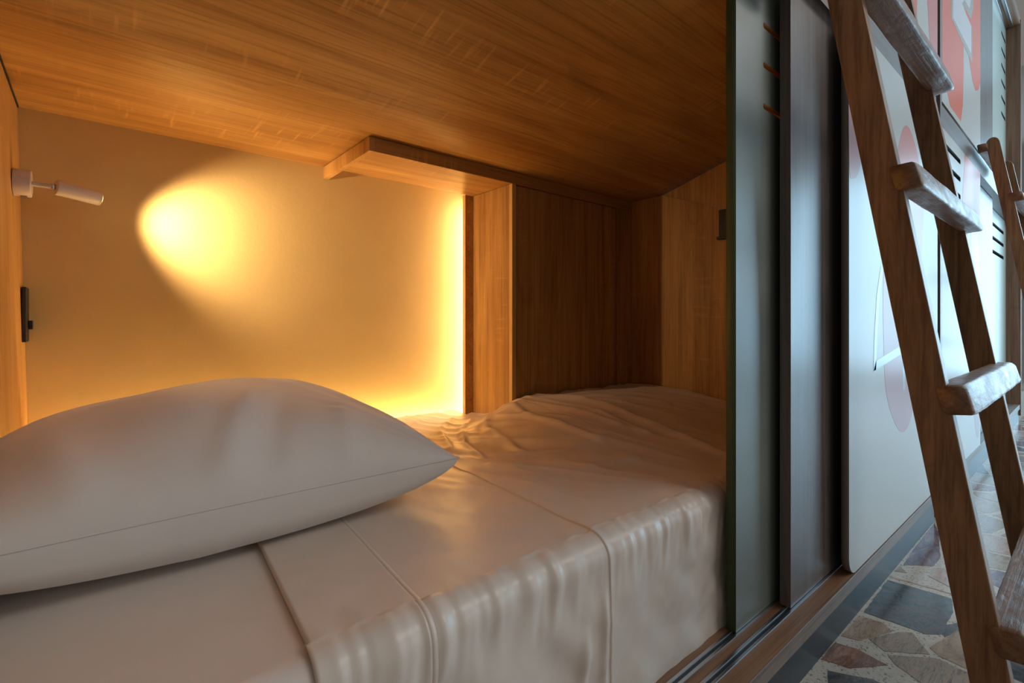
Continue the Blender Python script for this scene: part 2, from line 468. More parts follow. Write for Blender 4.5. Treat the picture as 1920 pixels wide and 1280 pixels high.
def ridge_d(x, y, pts):
    best = 9
    for (ax_, ay), (bx, by) in zip(pts[:-1], pts[1:]):
        dx, dy = bx - ax_, by - ay
        t = max(0, min(1, ((x - ax_) * dx + (y - ay) * dy) / (dx * dx + dy * dy)))
        best = min(best, math.hypot(x - ax_ - dx * t, y - ay - dy * t))
    return best
RIDGE = [(1.20, 1.40), (1.2785, 1.15), (1.264, .94), (1.271, .78), (1.245, .60)]
FANS = [([(1.05, 1.38), (.92, 1.22), (.86, .98)], .012, .006), ([(1.09, 1.36), (1.02, 1.12), (1.03, .86)], .014, .007),
        ([(1.11, 1.34), (1.12, 1.10), (1.16, .90)], .016, .006), ([(.98, 1.50), (.84, 1.36), (.74, 1.14)], .010, .0055),
        ([(.90, 1.56), (.76, 1.46), (.66, 1.30)], .010, .005), ([(1.02, 1.44), (.90, 1.33), (.80, 1.16), (.76, 1.02)], .009, .005),
        ([(.80, 1.02), (.93, .90), (1.06, .86)], .012, .0045), ([(.74, .96), (.86, .80), (1.02, .74)], .011, .004),
        ([(1.16, 1.30), (1.20, 1.05), (1.19, .82)], .013, .006), ([(1.34, 1.28), (1.40, 1.10), (1.52, .98)], .02, .007),
        ([(1.33, 1.10), (1.45, .92), (1.60, .84)], .018, .006)]
def wrinkles(x, y, amp=1.0):
    h = .0035 * fbm(x * 3.1, y * 3.1, 1.7) + .0012 * fbm(x * 11, y * 9, 5)
    w = sst(.45, .75, x)
    # soft anisotropic wrinkles, running from the back corner to the front left
    a = math.radians(-62); u = x * math.cos(a) + y * math.sin(a); v = -x * math.sin(a) + y * math.cos(a)
    n = noise.noise(Vector((u * 3.0, v * 17, 3.1)))
    h += w * sst(.55, .85, y) * .0060 * (1 - abs(n) * 2.4)
    n2_ = noise.noise(Vector((x * 5 + y * 3, y * 16 - x * 9, 6.6)))
    h += w * sst(.55, .75, y) * .0032 * n2_
    for pts, wd, am in FANS: h += am * 1.05 * math.exp(-(ridge_d(x, y, pts) / wd) ** 2)
    d = ridge_d(x, y, RIDGE); h += .012 * math.exp(-(d / .022) ** 2)
    return h * amp

def grid_obj(name, rows, mat, parent=None, thick=None):
    """rows: list of equally long lists of points"""
    n = len(rows[0]); vs = [p for r in rows for p in r]; fs = []
    for j in range(len(rows) - 1):
        for i in range(n - 1):
            fs.append((j * n + i, j * n + i + 1, (j + 1) * n + i + 1, (j + 1) * n + i))
    me = bpy.data.meshes.new(name)
    off = parent.location if parent is not None else Vector((0, 0, 0))
    me.from_pydata([tuple(Vector(p) - off) for p in vs], [], fs); me.update()
    me.materials.append(mat)
    for p in me.polygons: p.use_smooth = True
    o = bpy.data.objects.new(name, me); C.objects.link(o)
    if parent is not None: o.parent = parent
    return o

def y_back(x):
    P = [(-1, 1.650), (1.066, 1.650), (1.074, 1.552), (1.100, 1.552), (1.108, 1.318), (3, 1.318)]
    for (a, ya), (b, yb) in zip(P[:-1], P[1:]):
        if x <= b: return ya + (yb - ya) * (x - a) / (b - a)
    return P[-1][1]

R = .032
ZBOT = .1262
def profile(s):
    """front profile: s<0 on top (metres back from the rounding), 0..1 rounding, >1 drop; returns (dy, dz, ny, nz, drop)"""
    if s <= 1:
        a = s * PI / 2
        return (R - R * math.sin(a), -(R - R * math.cos(a)), -math.sin(a), math.cos(a), 0)
    return (0, -R - (s - 1), -1, 0, s - 1)

def cloth_rows(xs, off, fine, tops=110, rnd=9, drops=46, zbot=ZBOT, shear=0.0, wr=1.0, front_off=0.0, xfun=None, hem=None):
    rows = []
    for xi in xs:
        col = []
        def pos(y): return xfun(xi, y) if xfun else xi
        for j in range(tops):
            tt = j / tops; tt = 1 - (1 - tt) ** 1.25
            y0 = y_back(pos(1.4)); y = y0 + (YF + R - y0) * tt
            x = pos(y)
            fade = sst(YF + .01, YF + .10, y)
            z = top_z(x, y) + off + (wrinkles(x, y, wr) * fade if fine else 0)
            if fine:     # gathers that run in over the edge
                z += (1 - sst(YF + .02, YF + .10, y)) * .0036 * noise.noise(Vector((x * 34, 1.3, 2.2)))
            if hem: z += hem(xi, y)
            col.append((x, y, z))
        zt = .4085 + off
        L = zt - R - zbot
        for j in range(rnd + drops):
            s = j / rnd if j < rnd else 1 + L * (j - rnd + 1) / drops
            dy, dz, ny, nz, dr = profile(s)
            x = pos(YF); f = 0.
            if fine:
                g = (j / rnd if j < rnd else 1)
                sl = x + dr * .12
                gath = .0050 * noise.noise(Vector((sl * 62, 1.3 + dr * 9, 2.2))) + .0055 * noise.noise(Vector((sl * 30, .3 + dr * 8, 7.7))) + .003 * noise.noise(Vector((sl * 14, 4.3, 1.7)))
                f += gath * (1 - sst(.02, .085, dr)) * (.4 + .6 * g)
                big = .0060 * noise.noise(Vector((x * 7 + dr * 2.5, dr * 5, 4.4))) + .0052 * noise.noise(Vector((x * 15 - dr * 9, dr * 11, 9.1))) + .0016 * noise.noise(Vector((x * 30 + dr * 19, dr * 26, 2.1)))
                f += big * sst(.02, .10, dr)
                f -= .0000
                f += .010 * sst(.17, .25, dr) * (0.4 + .6 * noise.noise(Vector((x * 9, 2, 1))))
                if xi > .2:
                    f += .008 * math.exp(-((x - .632 + dr * .06) / .009) ** 2) * sst(.02, .10, dr) + .007 * math.exp(-((x - .600 + dr * .16) / .010) ** 2) * sst(.06, .14, dr)
            else:
                f += .003 * noise.noise(Vector((x * 8, dr * 5, 1.1)))
            if hem: f += hem(xi, YF)
            f = max(f, -.006 if off > .002 else -.004)
            y = YF + dy + ny * (f + front_off + (off if dr or j else off))
            z = .4085 + dz + nz * (off + f)
            y = max(y, .5068)
            col.append((x, y, z))
        rows.append(col)
    return rows

def xsheet(xi, y):
    k = max(0., min(1., (1.79 - xi) / 1.45))
    k *= sst(-.125, .10, xi)
    return xi + .072 * (y - YF) * k * (1 if xi < .5 else 1)

xs = list(np.linspace(-.108, 1.79, 150))
t = thing('mattress', 'thick mattress in a white fitted sheet, on the timber base', 'mattress', (.84, 1.1, .1262))
rows = cloth_rows(xs, 0.0, False, 80, 8, 14, .1262)
# back drop closes the mattress
rows = [[(c[0][0], c[0][1], .1262)] + c for c in rows]
grid_obj('fitted_sheet', rows, fitM, t)

HX = .177; ST1 = .309; ST2 = .3155; CR = .642
def hem(xi, y):
    h = 0.
    if xi < ST2 + .001: h += .0022
    for s_ in (ST1, ST2): h -= .0010 * math.exp(-((xi - s_) / .0012) ** 2)
    h += .0028 * sst(CR - .0012, CR + .0012, xi) - .0028 * sst(CR + .02, CR + .2, xi)
    return h
xs = sorted(set([round(float(v), 5) for v in list(np.linspace(HX, .300, 34)) + list(np.linspace(.301, .324, 30)) + list(np.linspace(.328, .62, 76)) + list(np.linspace(.622, .67, 44)) + list(np.linspace(.673, 1.14, 125)) + list(np.linspace(1.145, 1.788, 120))]))
t = thing('top_sheet', 'white sateen top sheet with a stitched hem, hanging down the mattress front', 'sheet', (.98, 1.0, .41))
OFF = .0062
rows = cloth_rows(xs, OFF, True, 150, 12, 90, .1275, xfun=xsheet, hem=hem)
first = [(p[0] - .0012, p[1], p[2] - .0062) if k < 150 else (p[0] - .0012, p[1] + .0062, p[2]) for k, p in enumerate(rows[0])]
rows = [first] + rows
nh = sum(1 for v in xs if v <= ST2 + .001) + 1
for nm_, rr_ in (('hem_band', rows[:nh]), ('sheet_cloth', rows[nh - 1:])):
    o = grid_obj(nm_, rr_, sheetM, t)
    md = o.modifiers.new('thickness', 'SOLIDIFY'); md.thickness = .0012; md.offset = -1

# pillow
def pillow():
    NU, NV = 110, 84
    cx, a, cy, b_, zm = .176, .362, 1.062, .262, .506
    def pt(u, v, top):
        x = cx + a * u * (1 - .035 * (1 - v * v) * (1 if u > 0 else .3))
        y = cy + b_ * v * (1 - .05 * (1 - u * u) * (1 if v > 0 else .35))
        f = max(0., (1 - abs(u) ** 2.0)) ** .62 * max(0., (1 - abs(v) ** 2.1)) ** .52
        rim = min(1, 6 * (1 - max(abs(u), abs(v))))
        nz = .014 * fbm(x * 4.2, y * 4.2, 8.2, 2) * rim
        if top:
            fold = .010 * math.exp(-((u + .10 - .35 * (v + 1)) / .07) ** 2) * sst(-1, -.93, v) * (1 - sst(-.6, -.05, v))
            fold += .006 * math.exp(-((u - .42 - .22 * (v + 1)) / .06) ** 2) * sst(-1, -.94, v) * (1 - sst(-.7, -.2, v)) + .006 * math.exp(-((u + .52 + .2 * (v + 1)) / .08) ** 2) * sst(-1, -.93, v) * (1 - sst(-.6, -.1, v)) - .005 * math.exp(-((u - .06 - .35 * (v + 1)) / .06) ** 2) * sst(-1, -.93, v) * (1 - sst(-.6, -.1, v))
            crease = -.0035 * math.exp(-((u - .28 + .1 * v) / .02) ** 2) * sst(-.2, .2, v)
            fan = .008 * noise.noise(Vector((math.atan2(v + 1.05, 1.08 - u) * 9, 2.0, 3.3))) * sst(.15, .8, u) * rim
            z = zm + .150 * f + nz + fold + crease + fan
        else:
            fold = .002 * math.exp(-((u + .10 + .35 * (v + 1)) / .07) ** 2) * sst(.0, .06, 1 - abs(v))
            z = zm - .112 * f ** .55 - fold * .6
        z += -.010 * (1 - f) * (1 - abs(v)) * 0
        x = max(x, wlx(z) + .004)
        if not top: z = max(z, top_z(x, y) + .0125 + .002)
        return (x, y, z)
    vs = []; idx = {}
    fs = []
    def gu(i, n): 
        t_ = -1 + 2 * i / n
        return math.sin(t_ * PI / 2) * .55 + t_ * .45
    for top in (True, False):
        for j in range(NV + 1):
            for i in range(NU + 1):
                edge = i in (0, NU) or j in (0, NV)
                if not top and edge: idx[(top, i, j)] = idx[(True, i, j)]; continue
                idx[(top, i, j)] = len(vs); vs.append(pt(gu(i, NU), gu(j, NV), top))
        for j in range(NV):
            for i in range(NU):
                q = [idx[(top, i, j)], idx[(top, i + 1, j)], idx[(top, i + 1, j + 1)], idx[(top, i, j + 1)]]
                fs.append(q if top else q[::-1])
    t = thing('pillow', 'plump white pillow lying against the oak wall at the bed head', 'pillow', (cx, cy, .42))
    me = bpy.data.meshes.new('pillowcase'); me.from_pydata([tuple(Vector(p) - t.location) for p in vs], [], fs); me.update()
    me.materials.append(caseM)
    for p in me.polygons: p.use_smooth = True
    o = bpy.data.objects.new('pillowcase', me); C.objects.link(o); o.parent = t
    # seam piping all round
    loop = [(i, 0) for i in range(NU)] + [(NU, j) for j in range(NV)] + [(i, NV) for i in range(NU, 0, -1)] + [(0, j) for j in range(NV, 0, -1)]
    bm = bmesh.new(); r = .0014; rings = []
    P = [Vector(vs[idx[(True, i, j)]]) for i, j in loop]; k = len(P)
    for q in range(k):
        d = (P[(q + 1) % k] - P[q - 1]).normalized(); s1 = d.cross(Vector((0, 0, 1))).normalized(); s2 = s1.cross(d)
        rings.append([bm.verts.new(P[q] + r * (math.cos(w * PI / 3) * s1 + math.sin(w * PI / 3) * s2)) for w in range(6)])
    for q in range(k):
        for w in range(6):
            bm.faces.new((rings[q][w], rings[q][(w + 1) % 6], rings[(q + 1) % k][(w + 1) % 6], rings[(q + 1) % k][w]))
    mesh_obj('seam', bm, caseM, t, True)
pillow()

# ------------------------------------------------------------------ sliding doors of the near pod
YP = .4066                                   # front plane of the fixed panels
t = thing('sliding_door', 'sage green sliding door with slots, pushed open beside the bed', 'door', (1.4, .495, .129))
holes = [slot(1.134, 1.30, z, .0135) for z in (1.4265, 1.3385, 1.2470)]
plate('door_panel', rrect(1.0071, 1.79, .1295, 1.56), holes, .4836, .5045, [greenP, greenEdge, rawEdge], t)
t = thing('sliding_door', 'dark brown wood grain sliding door between the green door and the white panel', 'door', (1.5, .457, .129))
mesh_obj('door_panel', bm_box(1.1856, 1.79, .4462, .4695, .1295, 1.56, .0008), brownZ, t)
t = thing('front_panel', 'lower white panel with rounded corner and pale pink print, behind the nearest ladder', 'panel', (1.95, .41, .13))
plate('board', rrect(1.4407, 2.474, .1275, 1.5345, (.05, .0, .0, .05)), [], YP, .4235, [whiteP, panelEdge], t)
pr = flat_poly(smooth_poly([(1.742, .90), (1.752, .632), (1.79, .53), (1.8786, .449), (1.9608, .4165), (2.05, .44), (2.12, .53), (2.16, .75), (2.21, 1.0), (2.25, 1.20), (2.1664, 1.325), (2.06, 1.395), (1.97, 1.385), (1.89, 1.28), (1.82, 1.12)]), YP - .0003, .0003)
mesh_obj('pink_print', pr, salmonLow, t)
pr = flat_poly(smooth_poly([(1.4425, 1.155), (1.47, 1.13), (1.52, 1.16), (1.55, 1.24), (1.54, 1.33), (1.50, 1.38), (1.4425, 1.375)]), YP - .0003, .00025)
mesh_obj('pink_print', pr, salmonLow, t)
bm = bmesh.new()
for q in ([(1.645, .632), (1.668, .632), (1.678, .72), (1.70, .83), (1.735, .915), (1.715, .925), (1.675, .84), (1.652, .72)],
          [(1.645, .630), (1.96, .668), (1.96, .695), (1.668, .658)], [(1.955, .55), (1.985, .55), (1.985, .70), (1.955, .70)]):
    flat_poly(q, YP - .0005, .0003, bm)
mesh_obj('pale_blue_letter_print', bm, paleBlue, t)
# upper storey of the near pod
t = thing('front_panel', 'upper panel of the near pod with red print and white stripe', 'panel', (2.0, .41, 1.63))
plate('board', rrect(1.20, 2.474, 1.633, 3.0), [], YP, .4235, [whiteP, panelEdge], t)
mesh_obj('red_print', flat_poly([(1.95, 1.69), (2.10, 1.69), (2.145, 1.80), (2.150, 1.95), (2.15, 2.6), (1.95, 2.6)], YP - .0003, .0003), salmonUp, t)
mesh_obj('red_print', flat_poly([(2.285, 2.6), (2.285, 1.99), (2.33, 1.82), (2.40, 1.70), (2.472, 1.66), (2.472, 2.6)], YP - .0003, .0003), redUp, t)
struct(mesh_obj('trim_4', bm_box(1.20, 2.474, .4105, .4235, 1.5385, 1.6295, .001), brownX), 'grey brown timber beam between the storeys of the near pod', 'trim')
struct(mesh_obj('trim_12', bm_box(-1.3, 1.198, YP, .4235, 1.495, 3.0, .001), whiteP), 'plain white front of the upper storey over the bed', 'trim')
struct(mesh_obj('trim_13', bm_box(-1.3, -.19, YP, .4235, .1275, 1.4945, .001), whiteP), 'plain white front beside the bed head', 'trim')
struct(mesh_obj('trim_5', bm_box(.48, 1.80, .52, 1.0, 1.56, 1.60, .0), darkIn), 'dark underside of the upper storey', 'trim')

# ------------------------------------------------------------------ second pod further along the aisle
X2 = 2.522
struct(mesh_obj('trim_6', bm_box(2.5225, 2.553, .4062, .60, 0.0, 3.1, .001), brownZ), 'grey brown upright at the start of the far pod', 'trim')
struct(mesh_obj('trim_7', bm_box(2.5535, 5.4395, .4105, .54, 1.5385, 1.6295, .001), brownX), 'grey brown timber beam between the storeys of the far pod', 'trim')
struct(mesh_obj('trim_8', bm_box(2.5535, 5.44, .4066, .75, .090, .1246, .001), lipX), 'timber threshold of the far pod', 'trim')
struct(mesh_obj('baseboard_far', bm_box(2.5535, 5.44, .4141, .43, 0, .0895, .001), plinthM), 'dark glossy plinth under the far pod', 'baseboard')
struct(mesh_obj('trim_9', bm_box(5.44, 5.475, .402, 1.6, 0.04, 3.08, .001), postZ), 'brown timber end wall of the far pod', 'trim')
struct(mesh_obj('trim_10', bm_box(2.475, 2.522, .47, .55, 0, 3.0, 0), darkIn), 'dark gap between the two pods', 'trim')

t = thing('front_panel', 'lower white panel of the far pod with slots and a salmon blob print', 'panel', (3.0, .41, .13))
plate('board', rrect(2.5560, 3.510, .1275, 1.5345), [slot(2.62, 2.955, z, .022) for z in (1.4745, 1.3965, 1.3185)], YP, .4235, [whiteP, panelEdge, darkIn], t)
mesh_obj('salmon_print', flat_poly([(3.06, 1.534), (3.02, 1.40), (2.98, 1.22), (3.00, 1.02), (3.10, .80), (3.505, .80), (3.505, 1.534)], YP - .0003, .0003), salmonLow, t)
mesh_obj('pale_blue_letter_print', flat_poly(smooth_poly([(3.22, 1.02), (3.22, 1.17), (3.30, 1.24), (3.40, 1.22), (3.46, 1.10), (3.46, .98)]), YP - .0006, .0003), paleBlue, t)
mesh_obj('pink_drip_print', flat_poly(smooth_poly([(3.24, .797), (3.27, .45), (3.35, .24), (3.43, .175), (3.485, .22), (3.497, .45), (3.497, .797)]), YP - .0002, .0002), salmonLow, t)
t = thing('front_panel', 'upper white panel of the far pod with a red drip print and a white letter', 'panel', (3.0, .41, 1.633))
plate('board', rrect(2.5560, 3.510, 1.6345, 3.0), [], YP, .4235, [whiteP, panelEdge], t)
mesh_obj('red_drip_print', flat_poly([(2.5575, 1.80), (2.63, 1.72), (2.72, 1.66), (2.96, 1.66), (3.01, 1.74), (3.03, 1.90), (3.028, 2.40), (3.06, 2.55), (2.5575, 2.55)], YP - .0003, .0003), salmonUp, t)
mesh_obj('red_drip_print', flat_poly([(3.03, 2.55), (3.05, 2.18), (3.12, 2.05), (3.20, 1.99), (3.27, 1.935), (3.36, 1.915), (3.45, 1.945), (3.508, 2.0), (3.508, 2.55)], YP - .0003, .0003), salmonUp, t)
L1 = [(2.775, 2.50), (2.775, 2.050), (3.225, 2.052), (3.225, 2.185), (2.985, 2.195), (3.05, 2.24), (3.18, 2.25), (3.235, 2.33), (3.24, 2.50)]
bm = flat_poly([(2.738, 2.50), (2.738, 2.035), (3.255, 2.018), (3.255, 2.19), (3.10, 2.185), (3.02, 2.185), (3.06, 2.205), (3.22, 2.215), (3.29, 2.30), (3.29, 2.50)], YP - .0006, .0003)
lt = mesh_obj('letter_outline_print', bm, shadeM, t)
mesh_obj('white_letter_print', flat_poly(L1, YP - .0009, .0003), letterM, t)
SL = lambda x0, x1, zs: [slot(x0, x1, z, .026) for z in zs]
t = thing('sliding_door', 'lower pale green sliding door with three slots at the end of the far pod', 'door', (5.0, .49, .13))
plate('door_panel', rrect(4.50, 5.438, .1275, 1.535), SL(4.62, 5.30, (1.4335, 1.339, 1.2445)), .4836, .5045, [paleDoor, greenEdge, darkIn], t)
t = thing('sliding_door', 'lower grey brown sliding door of the far pod, next to the pink print', 'door', (4.0, .456, .13))
mesh_obj('door_panel', bm_box(3.40, 4.3426, .4462, .4695, .1275, 1.535, .0008), brownZ, t)
t = thing('sliding_door', 'upper pale green sliding door at the end of the far pod', 'door', (5.0, .49, 1.633))
plate('door_panel', rrect(4.50, 5.438, 1.635, 3.03), SL(5.16, 5.40, (2.92, 2.80, 2.68, 2.56, 2.44, 2.32)), .4836, .5045, [paleDoor, greenEdge, darkIn], t)
t = thing('sliding_door', 'upper grey brown sliding door of the far pod, next to the red print', 'door', (4.0, .456, 1.633))
mesh_obj('door_panel', bm_box(3.40, 4.3426, .4462, .4695, 1.635, 3.03, .0008), brownZ, t)
t = thing('door_header', 'timber head rail with two metal tracks, over the far upper doors', 'head rail', (4.9, .44, 3.04))
mesh_obj('board', bm_box(4.0, 5.438, .4066, .53, 3.045, 3.10, .001), sillX, t)
for yc in (.4887, .4503): mesh_obj('track', bm_box(4.0, 5.436, yc - .009, yc + .009, 3.034, 3.0445, .001), chrome, t)

# ------------------------------------------------------------------ ladders
def yb(z): return .3166 + .1693 * (z - 1.3424)
ZT = 1.655
def rail_bm(x0, x1):
    w = .0485; pts = [(yb(0), 0.001), (yb(0) - w, 0.001)]
    # rounded top
    zc = ZT - .03; c = (yb(zc) - w / 2, zc)
    for i in range(13):
        a = PI + (-PI) * i / 12
        pts.append((c[0] + w / 2 * math.cos(a), c[1] + .03 * math.sin(a)))
    return bm_prism(pts[::-1], 'X', x0, x1, .0035, 3)

def rung_bm(x0, x1, ytop, z, dep, hgt, seed, slope=.255, tilt=0.0):
    """rough-hewn rung: rounded, slightly uneven section swept along X"""
    rnd = random.Random(seed); bm = bmesh.new(); K = 44; prev = None
    sec = []
    r = .007; ww, hh = dep, hgt
    for (cx, cz, a0) in ((r, -r, PI), (r, -hh + r, 1.5 * PI)): pass
    base = [(0, 0), (-ww, .0015), (-ww - slope * hh, -hh + .0035), (-slope * hh, -hh)]
    # round each corner of the section
    for i in range(4):
        p0, p1, p2 = Vector(base[i - 1]), Vector(base[i]), Vector(base[(i + 1) % 4])
        d0 = (p0 - p1).normalized(); d2 = (p2 - p1).normalized(); rr = .006 + .003 * rnd.random()
        A, B = p1 + d0 * rr, p1 + d2 * rr
        for k in range(5):
            t_ = k / 4; sec.append((1 - t_) ** 2 * A + 2 * t_ * (1 - t_) * p1 + t_ * t_ * B)
    ctr = sum(sec, Vector((0, 0))) / len(sec)
    for k in range(K + 1):
        x = x0 + (x1 - x0) * k / K
        e = min(k, K - k); s = [.88, .96, .99][e] if e < 3 else 1
        ring = []
        for q, p in enumerate(sec):
            d = p - ctr
            wob = 1 + .05 * noise.noise(Vector((x * 9 + seed, q * .35, seed))) + .02 * noise.noise(Vector((x * 40, q * .8, seed)))
            pp = ctr + d * s * wob
            ring.append(bm.verts.new((x, ytop + pp.x, z + pp.y)))
        if prev:
            n = len(ring)
            for q in range(n): bm.faces.new((prev[q], prev[(q + 1) % n], ring[(q + 1) % n], ring[q]))
        else: bm.faces.new(ring)
        prev = ring
    bm.faces.new(prev[::-1])
    return bm

def ladder(label):
    t = thing('ladder', label, 'ladder', (1.29, .07, 0), 'wooden ladders leaning on the pods')
    mesh_obj('side_rail', rail_bm(1.0, 1.0275), ladS, t)
    mesh_obj('side_rail', rail_bm(1.556, 1.5855), ladS, t)
    for k, (z, dep, hgt, x1) in enumerate(((1.3760, .048, .046, 1.6115), (1.0255, .038, .046, 1.632), (.6720, .038, .048, 1.660), (.3285, .042, .046, 1.64))):
        o = mesh_obj('rung', rung_bm(.9965, x1, yb(z) - .0335, z, dep, hgt, k * 3.1 + 1), ladR, t, True)
    o = mesh_obj('rung', rung_bm(.994, 1.60, yb(1.615) + .036, 1.632, .040, .042, 17, slope=.17), ladR, t, True)
    return t
L0 = ladder('brown wooden ladder nearest the bed, cut off by the top of the photo')
L2 = L0.copy(); C.objects.link(L2)
L2['label'] = 'brown wooden ladder farther down the aisle with rounded rail tops'
L2.location = L0.location + Vector((2.315, .0, 0))
for ch in list(L0.children):
    c = ch.copy(); C.objects.link(c); c.parent = L2

# ------------------------------------------------------------------ floor with broken marble slabs
def stone_mat(name, cols, seed, rough=.16, stretch=(3, 9, 1), rot=0):
    m, nt, b = new_mat(name)
    v = coords(nt, (stretch[0] * 2.2, stretch[1] * 2.2, 1), (seed, seed * 2, 0), (0, 0, rot))
    n = noise_tex(nt, v, 1.2, 6, .62, 1.6)
    k = len(cols)
    c = ramp(nt, n.outputs['Fac'], [(.34 + .32 * i / (k - 1), q) for i, q in enumerate(cols)])
    n2 = noise_tex(nt, v, 1.6, 3, .5, 2.4)
    veins = ramp(nt, n2.outputs['Fac'], [(.47, (1, 1, 1)), (.5, (.55, .5, .5)), (.53, (1, 1, 1))])
    c = mixc(nt, .85, c, veins, 'MULTIPLY')
    nt.links.new(c, b.inputs['Base Color'])
    b.inputs['Roughness'].default_value = rough; b.inputs['Specular IOR Level'].default_value = .5
    return m
def grout_mat():
    m, nt, b = new_mat('speckled_terrazzo')
    v = coords(nt, (1, 1, 1))
    vo = N(nt, 'ShaderNodeTexVoronoi'); vo.inputs['Scale'].default_value = 290; nt.links.new(v, vo.inputs['Vector'])
    n = noise_tex(nt, v, 55, 3)
    chips = ramp(nt, vo.outputs['Color'], [(0, (.05, .045, .04)), (.17, (.10, .085, .07)), (.22, (.46, .40, .33)), (1, (.58, .51, .43))])
    base = ramp(nt, n.outputs['Fac'], [(.35, (.38, .32, .26)), (.6, (.52, .46, .38))])
    c = mixc(nt, .72, base, chips)
    nt.links.new(c, b.inputs['Base Color'])
    b.inputs['Roughness'].default_value = .2
    return m
stones = {
    'slate': stone_mat('slate_marble', [(.035, .055, .065), (.075, .105, .115), (.13, .11, .115), (.09, .13, .145)], 1.3, .16, (7, 7, 1)),
    'tan': stone_mat('tan_marble', [(.26, .17, .11), (.36, .26, .18), (.42, .31, .22)], 4.1),
    'vein': stone_mat('veined_marble', [(.14, .13, .125), (.36, .25, .18), (.27, .235, .20), (.42, .28, .19)], 6.7, .16, (2.2, 13, 1), .7),
    'rust': stone_mat('rust_marble', [(.10, .06, .05), (.20, .095, .065), (.40, .22, .15)], 9.2, .16, (3, 12, 1), .5),
    'dark': stone_mat('dark_marble', [(.03, .035, .04), (.08, .085, .09), (.14, .12, .11)], 3.3, .16, (6, 6, 1)),
    'pink': stone_mat('pink_marble', [(.34, .22, .17), (.46, .33, .27), (.38, .30, .27)], 12.4),
    'purple': stone_mat('purple_marble', [(.09, .06, .08), (.17, .12, .14), (.28, .21, .21)], 15.2),
}
keys = list(stones)
near = [
 ('slate', [(1.803,.410),(1.817,.269),(1.735,.253),(1.670,.255),(1.595,.251),(1.562,.279),(1.562,.304),(1.554,.405)]),
 ('tan', [(1.528,.408),(1.537,.359),(1.512,.335),(1.409,.376),(1.396,.411)]),
 ('vein', [(1.435,.364),(1.520,.325),(1.544,.302),(1.475,.256),(1.408,.326)]),
 ('rust', [(1.356,.412),(1.368,.372),(1.357,.308),(1.279,.361),(1.264,.412)]),
 ('dark', [(1.235,.389),(1.278,.317),(1.284,.260),(1.183,.290),(1.146,.357)]),
 ('vein', [(1.398,.318),(1.468,.245),(1.462,.187),(1.418,.167),(1.349,.186),(1.343,.244),(1.371,.297)]),
 ('tan', [(1.505,.262),(1.640,.233),(1.626,.196),(1.484,.177),(1.476,.197),(1.483,.239)]),
 ('pink', [(1.923,.337),(1.891,.282),(1.969,.278),(2.019,.315),(2.001,.339)]),
 ('purple', [(1.951,.403),(2.016,.340),(2.098,.338),(2.336,.381),(2.447,.411),(2.102,.409)]),
 ('tan', [(1.880,.411),(1.898,.383),(1.933,.409)]),
 ('pink', [(1.837,.412),(1.854,.273),(1.847,.272),(1.827,.412)]),
]
def clip(poly, nx, ny, d):
    out = []
    for i in range(len(poly)):
        p, q = poly[i], poly[(i + 1) % len(poly)]
        a = p[0] * nx + p[1] * ny - d; b = q[0] * nx + q[1] * ny - d
        if a <= 0: out.append(p)
        if (a < 0) != (b < 0):
            t_ = a / (a - b); out.append((p[0] + (q[0] - p[0]) * t_, p[1] + (q[1] - p[1]) * t_))
    return out
rnd = random.Random(4)
FX0, FX1, FY0, FY1 = .7, 7.9, -1.5, .411
seeds = []
gx = .19
ix = 0
x = FX0
while x < FX1:
    y = FY0
    while y < FY1 + .1:
        seeds.append((x + rnd.uniform(-.085, .085), y + rnd.uniform(-.075, .075))); y += .165
    x += gx
bm = bmesh.new()
V = [bm.verts.new(v) for v in ((-2.5, -4, 0), (8, -4, 0), (8, 1.8, 0), (-2.5, 1.8, 0))]
V2 = [bm.verts.new(v.co + Vector((0, 0, -.05))) for v in V]
bm.faces.new(V).material_index = 0
bm.faces.new(V2[::-1]); [bm.faces.new((V[i], V2[i], V2[(i + 1) % 4], V[(i + 1) % 4])) for i in range(4)]
def add_stone(poly, mi, h=.0004):
    if len(poly) < 3: return
    A = [bm.verts.new((p[0], p[1], h)) for p in poly]; B = [bm.verts.new((p[0], p[1], -.002)) for p in poly]
    f = bm.faces.new(A); f.material_index = mi
    for i in range(len(poly)):
        g = bm.faces.new((A[i], B[i], B[(i + 1) % len(poly)], A[(i + 1) % len(poly)])); g.material_index = mi
def rough_edge(poly, amp=.004):
    out = []
    for i in range(len(poly)):
        p, q = Vector(poly[i]), Vector(poly[(i + 1) % len(poly)]); L = (q - p).length
        k = max(1, int(L / .018)); nn = Vector((q.y - p.y, p.x - q.x)) / max(L, 1e-6)
        for s in range(k):
            w = p + (q - p) * s / k
            if s: w = w + nn * amp * .5 * rnd.uniform(-1, 1)
            out.append(tuple(w))
    return out
for k, poly in near: add_stone(rough_edge(poly, .003), 1 + keys.index(k), .0008)
weights = ['tan', 'vein', 'pink', 'purple', 'slate', 'tan', 'vein', 'pink', 'rust', 'pink', 'vein', 'dark']
